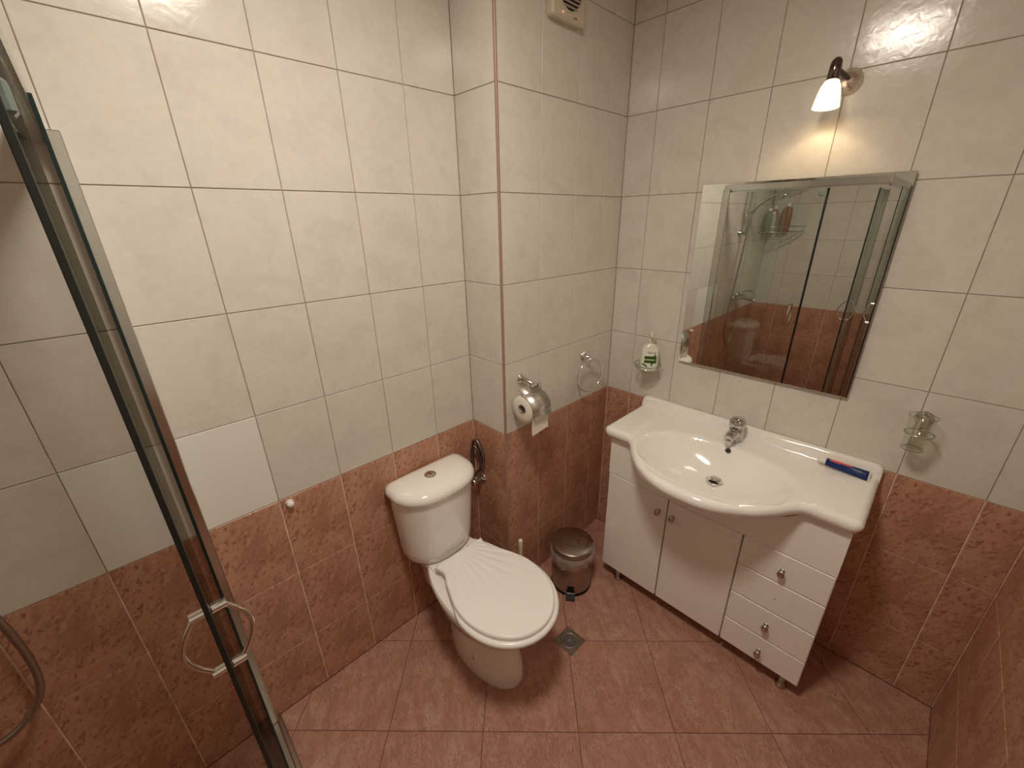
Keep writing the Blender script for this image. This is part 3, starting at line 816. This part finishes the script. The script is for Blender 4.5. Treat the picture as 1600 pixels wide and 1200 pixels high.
m = MB(); m.tube([(.0336*math.cos(a), .0336*math.sin(a), .112) for a in [2*math.pi*k/48 for k in range(48)]], .0009, 6, closed=True); m.build('glass_rim', GR, gl); m = MB(); m.tube([(.0257*math.cos(a), .0257*math.sin(a), .0015) for a in [2*math.pi*k/48 for k in range(48)]], .0012, 6, closed=True); m.build('glass_foot', GR, gl)

# ------------------------------------------------------------------ toothpaste tube
TB = Vector((-.066, -1.152, ztop(-.07,-1.16))); TE = Vector((-.074, -1.288, 0)); dv = TE-TB
tz = .0012+max(ztop(-.08,-1.2), ztop(-.08,-1.28))
tt = empty('toothpaste_tube', (-.060, -1.166, tz+.007)); tt.rotation_euler = (math.radians(24), 0, math.atan2(-.128, .000)+.03)
tag(tt, 'blue and red toothpaste tube lying on the right end of the washbasin', 'toothpaste')
BLUE = mat('tube blue', (.010,.028,.13), .2); RED = mat('tube red', (.75,.10,.09), .25); PWH = mat('tube white', (.78,.74,.66), .3); PBL = mat('tube pale blue', (.25,.33,.42), .25)
def tw(x):   # half width / half height along the tube, x 0..0.125
    t = x/.125; return .0150+.0070*t, .0110*(1-t)**.8+.0012
m = MB(); rings = []
for k in range(26):
    x = .125*k/25; a_, h_ = tw(x); rg = []
    for q_ in range(24):
        t = 2*math.pi*q_/24; rg.append((x, a_*math.cos(t), h_+h_*math.sin(t)))
    rings.append(rg)
m.loft(rings); 
n0 = 24*25; 
for i in range(25):
    for q_ in range(24):
        x = i/25; t = 2*math.pi*(q_+.5)/24; c = math.cos(t)
        mi = 0
        if x > .94: mi = 2
        elif c > -.05+1.1*max(0, x-.12) and .05 < x < .60: mi = 1
        m.m[i*24+q_] = mi
m.build('tube', [BLUE, RED, PWH], tt)
m = MB(); m.lathe([(.012,-.002),(.0118,0),(.007,.004)], 24, axis_mat((0,0,.0115), (-1,0,0))); m.lathe([(.0085,.003),(.0090,.006),(.0078,.024),(.006,.025)], 20, axis_mat((0,0,.0115), (-1,0,0))); m.build('cap', WPLAS, tt)
# pale swoosh with slanted illegible print
m = MB()
def tz_(x, y):
    a_, h_ = tw(x); return h_+h_*math.sqrt(max(0, 1-(y/a_)**2))+.0004
def patch(x0, x1, y0, y1, mi, sh=0):
    vs = []
    for i in range(5):
        for j in range(3):
            x = x0+(x1-x0)*i/4; y = y0+(y1-y0)*j/2; vs.append((x+sh*j/2, y, tz_(x, y)+.0002*mi))
    b_ = len(vs); vs += [(x, y, z-.0004) for x, y, z in vs]; fs = []
    for i in range(4):
        for j in range(2):
            a = i*3+j; fs += [(a, a+3, a+4, a+1), (b_+a, b_+a+1, b_+a+4, b_+a+3)]
    m.add(vs, fs, mi)
for k in range(9):
    x0 = .066+.005*k; hh = .004*math.sin(math.pi*(k+.7)/9.6)
    patch(x0, x0+.005, .002-hh, .002+hh, 0)
for k in range(7): patch(.072+.0052*k, .0738+.0052*k, -.0008, .0046 if k % 3 else .006, 1, .0015)
for k in range(11): patch(.058+.0045*k, .0602+.0045*k, -.0090, -.0082, 0, .0004)
m.build('tube_print', [PBL, BLUE], tt)

# ------------------------------------------------------------------ mirror
mr = empty('wall_mirror', (0, -.867, 1.435)); tag(mr, 'frameless rectangular mirror with a narrow dark edge on the wall above the washbasin', 'mirror')
MY0, MY1, MZ0, MZ1 = -.569, -1.165, 1.088, 1.785
MX = -.018; bv = .0008
m = MB()
def rr(x, i): return [(x, MY0-i, MZ0+i), (x, MY1+i, MZ0+i), (x, MY1+i, MZ1-i), (x, MY0-i, MZ1-i)]
A, B_, C_, D_ = rr(MX+.006, 0), rr(MX+.0001, 0), rr(MX, bv), None
vs = A+B_+C_
m.add(vs, [(0,1,5,4),(1,2,6,5),(2,3,7,6),(3,0,4,7),(0,3,2,1)], 1); m.add(vs, [(4,5,9,8),(5,6,10,9),(6,7,11,10),(7,4,8,11),(8,9,10,11)], 0)
part(m, 'mirror_pane', [MIRROR, MEDGE], mr, (0, -.867, 1.435))
for (y, z) in ((-.66, 1.2), (-1.07, 1.2), (-.66, 1.68), (-1.07, 1.68)):
    m = MB(); m.lathe([(.012,0),(.012,.0115)], 16, axis_mat((.0,y,z), (-1,0,0))); part(m, 'spacer', WPLAS, mr, (0, -.867, 1.435))

# ------------------------------------------------------------------ wall lamp
wl = empty('wall_lamp', (0, -.955, 2.038)); tag(wl, 'lit wall spotlight with white glass shade above the mirror', 'lamp')
WO = (0, -.955, 2.038)
m = MB(); m.lathe([(.0345,0),(.035,.005),(.033,.010),(.019,.030),(.010,.036),(.002,.037)], 40, axis_mat((0,-.948,2.036), (-1,0,0))); part(m, 'wall_plate', NICKEL, wl, WO)
ax_ = Vector((-.115, .022, -1)); sh_top = Vector((-.080, -.924, 2.034)); ad_ = Vector((-.10, .01, -1)).normalized()
m = MB(); m.tube([(-.028,-.955,2.036),(-.075,-.925,2.062)], .007, 12)
m.lathe([(.001,-.052),(.008,-.052),(.0135,-.044),(.0150,-.030),(.0155,.004),(.012,.006)], 24, axis_mat(tuple(sh_top), ad_)); part(m, 'arm', mat('dark polished metal', (.16,.13,.11), .18, 1), wl, WO)
SH = bpy.data.materials.new('glowing opal glass'); SH.use_nodes = True; nt = SH.node_tree; pb = nt.nodes['Principled BSDF']
pb.inputs['Base Color'].default_value = (.85,.80,.70,1); pb.inputs['Roughness'].default_value = .2
pb.inputs['Emission Color'].default_value = (1,.82,.58,1); pb.inputs['Emission Strength'].default_value = .62
m = MB(); m.lathe([(.0130,.000),(.0185,.005),(.0245,.018),(.0285,.035),(.0320,.056),(.0340,.070),(.0330,.070),(.0310,.056),(.0275,.035),(.0235,.018),(.0170,.007),(.012,.003)], 40, axis_mat(tuple(sh_top), ad_), cap0=False, cap1=False)
part(m, 'lamp_shade', SH, wl, WO)
m = MB(); m.lathe([(.004,.004),(.008,.008),(.0105,.018),(.0115,.026),(.009,.034),(.004,.039),(.0005,.040)], 20, axis_mat(tuple(sh_top), ad_))
part(m, 'bulb', mat('lit bulb', (1,.9,.7), .3, emis=(1,.80,.52), es=4), wl, WO)
ld = bpy.data.lights.new('lamp_light', 'POINT'); ld.energy = WALL_LAMP_W; ld.color = (1,.80,.52); ld.shadow_soft_size = .0035
lo = bpy.data.objects.new('lamp_light', ld); COL.objects.link(lo); lo.parent = wl
lo.location = sh_top+ad_*.044-Vector(WO)

# ------------------------------------------------------------------ exhaust fan
fx0, fx1, fz0 = -.513, -.349, 2.269
fan = empty('exhaust_fan', ((fx0+fx1)/2, S, fz0)); tag(fan, 'cream plastic exhaust fan high on the boxed-in shaft', 'fan')
FO = ((fx0+fx1)/2, S, fz0); fz1 = fz0+.172; fcz = (fz0+fz1)/2-.004; fcx = (fx0+fx1)/2
m = MB(); m.box(fx0, fx1, S-.030, S, fz0, fz1, bev=.006); part(m, 'housing', CPLAS, fan, FO)
m = MB()
for k in range(72):
    pass
RG = .058
m.tube([(fcx+RG*math.cos(a), S-.031, fcz+RG*math.sin(a)) for a in [2*math.pi*k/48 for k in range(48)]], .0022, 6, closed=True)
m.tube([(fcx+.071*math.cos(a), S-.0298, fcz+.071*math.sin(a)) for a in [2*math.pi*k/48 for k in range(48)]], .0012, 6, closed=True); part(m, 'grille_ring', CPLAS, fan, FO)
m = MB(); m.lathe([(RG,0),(RG,.0006)], 48, axis_mat((fcx, S-.030, fcz), (0,-1,0))); part(m, 'grille_opening', DARKH, fan, FO)
for k in range(-4, 5):
    z = fcz+k*.0118; hw_ = math.sqrt(max(0, RG**2-(z-fcz)**2))
    if hw_ < .012: continue
    m = MB(); m.box(fcx-hw_, fcx+hw_, S-.0345, S-.0308, z-.0030, z+.0030, bev=.0008); part(m, 'slat', mat('fan slat', (.36,.30,.24), .4) if k == -4 else bpy.data.materials['fan slat'], fan, FO)
m = MB(); m.lathe([(.0028,0),(.0026,.0015),(.001,.0022)], 16, axis_mat((fcx-.034, S-.030, fz0+.016), (0,-1,0))); part(m, 'indicator_light', mat('red indicator', (.8,.15,.1), .3, emis=(1,.30,.2), es=.55), fan, FO)
m = MB()
for k in range(6): m.box(fcx+.020+.0034*k, fcx+.0224+.0034*k, S-.0303, S-.0298, fz0+.010+(.0005 if k % 2 else 0), fz0+.0145+(.001 if k in (0, 4) else 0))
part(m, 'print', DARKGAP, fan, FO)

# ------------------------------------------------------------------ floor drain
fd = empty('floor_drain', (-.7285, -.573, 0)); tag(fd, 'square metal floor drain with round slotted grate in front of the bin', 'drain')
m = MB(); hw_ = .0485; n4 = 48; vs = []
for k in range(n4):
    a = 2*math.pi*k/n4; c, s_ = math.cos(a), math.sin(a); q_ = hw_/max(abs(c), abs(s_)); vs += [(c*q_, s_*q_, .0012), (c*.0365, s_*.0365, .0016), (c*.0360, s_*.0360, -.0010), (c*q_, s_*q_, -.0005)]
fs = []
for k in range(n4):
    a, b = 4*k, 4*((k+1) % n4); fs += [(a, b, b+1, a+1), (a+1, b+1, b+2, a+2), (a+3, b+3, b, a)]
m.add(vs, fs); DRM = brushed('dull grey drain metal', (.30,.25,.19), .4); m.build('frame', DRM, fd)
m = MB(); m.lathe([(.0362,.0002),(.0362,.0006)], 32); m.build('pit', DARKH, fd)
m = MB(); m.lathe([(.0350,.0006),(.0352,.0026),(.0312,.0028),(.0310,.0006)], 40, cap0=False, cap1=False); GRM = brushed('grate metal', (.45,.42,.42), .35)
for k in range(-3, 4):
    y = k*.0088; h_ = math.sqrt(max(0, .0315**2-y*y)); m.box(y-.0021, y+.0021, -h_, h_, .0010, .0026)
m.box(-.0045, .0045, -.006, .006, .0012, .0028); 
m.build('grate', GRM, fd)

# ------------------------------------------------------------------ small wall bumper
wbp = empty('wall_bumper', (-1.502, 0, .838)); tag(wbp, 'small round white bumper on the back wall just below the plain tile', 'wall bumper')
m = MB(); m.lathe([(.0125,0),(.0125,.003),(.0105,.008),(.0112,.012),(.009,.018),(.004,.0205),(.0005,.021)], 24, axis_mat((0,0,0), (0,-1,0))); m.build('knob', WPLAS, wbp)

# ------------------------------------------------------------------ shower enclosure
se = empty('shower_enclosure', (-1.74, -.45, 0)); tag(se, 'glass corner shower enclosure with chrome frame and sliding doors', 'shower')
EO = (-1.74, -.45, 0)
Y2 = -.925; ZR0, ZR1 = 1.838, 1.880
def box_part(name, mt, *b, bev=0.0, parent=None, mi=0):
    m = MB(); m.box(*b, mi=mi, bev=bev); return part(m, name, mt, parent or se, EO)
box_part('wall_profile', ALU, -1.7380, -1.7185, -.045, -.0005, .033, ZR0+.014, bev=.002)
box_part('wall_profile', ALU, X_END+.0005, X_END+.045, Y2-.008, Y2+.014, .030, ZR0, bev=.002)
m = MB(); m.box(-1.778, -1.7390, Y2-.006, -.0005, ZR0, ZR1, bev=.002); m.box(-1.764, -1.747, Y2, -.002, ZR0-.006, ZR0+.004); part(m, 'top_rail', ALU, se, EO)
m = MB(); m.box(X_END+.001, -1.7785, Y2-.006, Y2+.034, ZR0, ZR1, bev=.002); part(m, 'top_rail', ALU, se, EO)
m = MB(); m.box(-1.775, -1.7200, Y2-.012, -.0005, .001, .032, bev=.003); m.box(-1.722, -1.706, Y2-.012, -.0005, .0005, .012, bev=.002); part(m, 'bottom_rail', BRAIL, se, EO)
m = MB(); m.box(X_END+.001, -1.7755, Y2-.012, Y2+.034, .001, .032, bev=.003); part(m, 'bottom_rail', BRAIL, se, EO)
def pane(name, x0, x1, y0, y1, z0, z1, parent=None):
    m = MB(); vs = [(x, y, z) for z in (z0, z1) for y in (y0, y1) for x in (x0, x1)]
    big = abs(x1-x0) < abs(y1-y0)
    F = [(0,2,3,1),(4,5,7,6),(0,1,5,4),(2,6,7,3),(0,4,6,2),(1,3,7,5)]
    for i, f in enumerate(F):
        mi = 1
        if big and i in (4, 5): mi = 0
        if (not big) and i in (2, 3): mi = 0
        m.add(vs, [f], mi)
    return part(m, name, [GLASS, GEDGE], parent or se, EO)
pane('fixed_panel', -1.7405, -1.7355, -.428, -.040, .030, ZR0)
pane('fixed_panel', X_END+.04, -2.45, Y2-.003, Y2+.002, .030, ZR0)
def handle_ring(parent, c, along, name='handle'):
    """two posts through the glass with a bow handle on each side; along = outward normal"""
    n = Vector(along); c = Vector(c)
    for s_ in (-1, 1):
        m = MB()
        for dz in (-.067, .067):
            m.tube([c+n*.004*s_+Vector((0,0,dz)), c+n*.026*s_+Vector((0,0,dz))], .0085, 14)
        bow = [c+n*(.020+.030*math.sin(math.pi*k/14))*s_+Vector((0,0,-.067+.134*k/14)) for k in range(15)]
        m.tube(bow, .0045, 10); part(m, name, CHROME, parent, EO)
d1 = pane('sliding_door', -1.7625, -1.7570, -.628, -.215, .040, ZR0-.010)
m = MB(); m.box(-1.7635, -1.7560, -.640, -.627, .040, ZR0-.010, bev=.001); part(m, 'seal', BLACK, d1, EO)
handle_ring(d1, (-1.760, -.578, 1.012), (1,0,0))
for y in (-.60,):
    m = MB(); m.box(-1.770, -1.749, y-.013, y+.013, ZR0-.055, ZR0-.022, bev=.004); part(m, 'roller', GPLAS, d1, EO)
d2 = pane('sliding_door', -2.60, -2.112, -.850, -.8445, .040, ZR0-.010)
m = MB(); m.box(-2.112, -2.100, -.8510, -.8435, .040, ZR0-.010, bev=.001); part(m, 'seal', BLACK, d2, EO)
handle_ring(d2, (-2.14, -.847, 1.012), (0,-1,0))
d3 = pane('stand_in_leaf', -2.60, -2.112, -1.003, -.9975, .040, ZR0-.010)  # added leaf, reproduces an unexplained third seal and handle in the wall mirror
m = MB(); m.box(-2.112, -2.100, -1.0040, -.9965, .040, ZR0-.010, bev=.001); part(m, 'seal', BLACK, d3, EO)
handle_ring(d3, (-2.14, -1.000, 1.012), (0,-1,0))

# ------------------------------------------------------------------ shower fittings
mx = empty('shower_mixer', (-2.36, 0, .99)); tag(mx, 'chrome shower mixer on the tiled wall inside the enclosure', 'mixer')
m = MB()
for sx in (-.075, .075): m.lathe([(.032,0),(.031,.006),(.018,.014),(.016,.035)], 24, axis_mat((sx,0,0), (0,-1,0)))
m.tube([(-.088,-.048,0),(.088,-.048,0)], .021, 20); m.build('body', CHROME_D, mx)
m = MB(); m.tube(smoothpath([(-.005,-.06,.0),(-.005,-.11,-.010),(-.005,-.16,-.016),(-.005,-.175,-.03)], 5), .012, 14); m.build('spout', CHROME_D, mx)
m = MB(); m.lathe([(.020,0),(.022,.010),(.020,.028),(.008,.034)], 20, Matrix.Translation((0,-.048,.018))); m.tube(smoothpath([(0,-.05,.045),(0,-.09,.060),(0,-.14,.066)], 5), .007, 12); m.build('lever', CHROME_D, mx)
rb = empty('shower_rail', (-2.185, 0, 1.54)); tag(rb, 'chrome riser rail with sliding holder inside the shower', 'shower rail')
m = MB(); m.tube([(0,-.052,-.02),(0,-.052,.52)], .0095, 14); m.build('pole', CHROME_D, rb)
for z in (0, .50):
    m = MB(); m.lathe([(.022,0),(.021,.006),(.012,.012),(.011,.05)], 20, axis_mat((0,0,z), (0,-1,0))); m.build('bracket', CHROME_D, rb)
m = MB(); m.lathe([(.018,-.022),(.020,0),(.018,.022)], 20, Matrix.Translation((0,-.052,.17))); m.lathe([(.014,-.018),(.016,.018)], 16, axis_mat((0,-.085,.175), (0,-.6,.8))); m.build('slider', CHROME_D, rb)
hs = empty('hand_shower', (-2.185, -.09, 1.72)); tag(hs, 'chrome hand shower in the rail holder with its hose hanging below', 'hand shower')
m = MB(); hp = smoothpath([(0,.01,-.03),(0,-.02,.02),(-.003,-.07,.066),(-.006,-.125,.095),(-.008,-.165,.098)], 6); m.tube(hp, .011, 14, rs=[.0105+.002*math.sin(k*.1) for k in range(len(hp))]); m.build('grip', CHROME_D, hs)
m = MB(); m.lathe([(.030,-.010),(.039,-.006),(.040,.002),(.030,.014),(.012,.022)], 32, axis_mat((-.008,-.185,.088), (0,.35,.95))); m.build('shower_head', CHROME_D, hs)
hp = smoothpath([(0,.012,-.035),(.005,.02,-.15),(.02,.03,-.40),(.05,.035,-.62),(.078,.04,-.80),(.088,.04,-.95),(.075,.035,-1.06),(.02,.03,-1.125),(-.05,.03,-1.13),(-.10,.035,-1.05),(-.13,.04,-.90),(-.145,.042,-.78)], 10)
m = MB(); m.tube(hp, .0075, 12); m.build('hose', HOSE, hs)
# corner rack with bottles
ck = empty('corner_rack', (-2.90, -.05, 1.53)); tag(ck, 'two-tier wire corner rack holding bottles inside the shower', 'shower rack')
for z in (0, .38):
    m = MB(); q_ = [(X_END+.004+2.90-.0, -.0+.045, z)]
    pts = [(-.045, .044, z), (.25, .044, z)] + [(-.045+.295*math.cos(a), .044-.295*math.sin(a), z) for a in [math.pi/2*k/12 for k in range(1, 13)]]
    m.tube(pts, .004, 8, closed=True)
    for k in range(1, 8):
        x = -.045+.295*k/8; h_ = math.sqrt(.295**2-(x+.045)**2); m.tube([(x, .044, z), (x, .044-h_, z)], .0022, 6)
    m.tube([(p[0], p[1], z+.045) for p in pts], .0025, 8, closed=True); m.build('wire_shelf', CHROME_D, ck)
m = MB(); m.tube([(-.040, .038, -.03), (-.040, .038, .47)], .006, 8); m.build('pole', CHROME_D, ck)
def bottle(loc, rx_, ry_, h, mt, label, g='bottles on the shower rack'):
    e = empty('shampoo_bottle', loc); tag(e, label, 'bottle', g)
    m = MB(); m.loft([sup(rx_*.9, ry_*.9, 0), sup(rx_, ry_, .006), sup(rx_, ry_, h*.75), sup(rx_*.8, ry_*.8, h*.85), sup(.012, .012, h*.90, 2)]); m.build('bottle_body', mt, e)
    m = MB(); m.lathe([(.015, h*.90), (.015, h), (.012, h+.004)], 20); m.build('cap', WPLAS, e)
bz = 1.5345
bottle((-2.70, -.06, bz), .030, .022, .19, mat('green grey shampoo plastic', (.16,.22,.13), .3), 'grey-green bottle at the right end of the lower rack shelf')
bottle((-2.765, -.075, bz), .028, .028, .16, mat('pale green plastic', (.40,.44,.34), .3), 'pale green bottle on the lower rack shelf')
bottle((-2.845, -.06, bz), .034, .028, .21, mat('amber shampoo plastic', (.30,.14,.04), .3), 'amber bottle near the corner on the lower rack shelf')
bottle((-2.880, -.150, bz), .030, .040, .23, mat('brown shampoo plastic', (.26,.13,.05), .3), 'brown bottle in front on the lower rack shelf')
bottle((-2.72, -.07, bz+.38), .030, .024, .15, bpy.data.materials['green grey shampoo plastic'], 'dark green bottle on the upper rack shelf')
bottle((-2.87, -.13, bz+.38), .032, .030, .13, bpy.data.materials['amber shampoo plastic'], 'orange-brown bottle on the upper rack shelf')
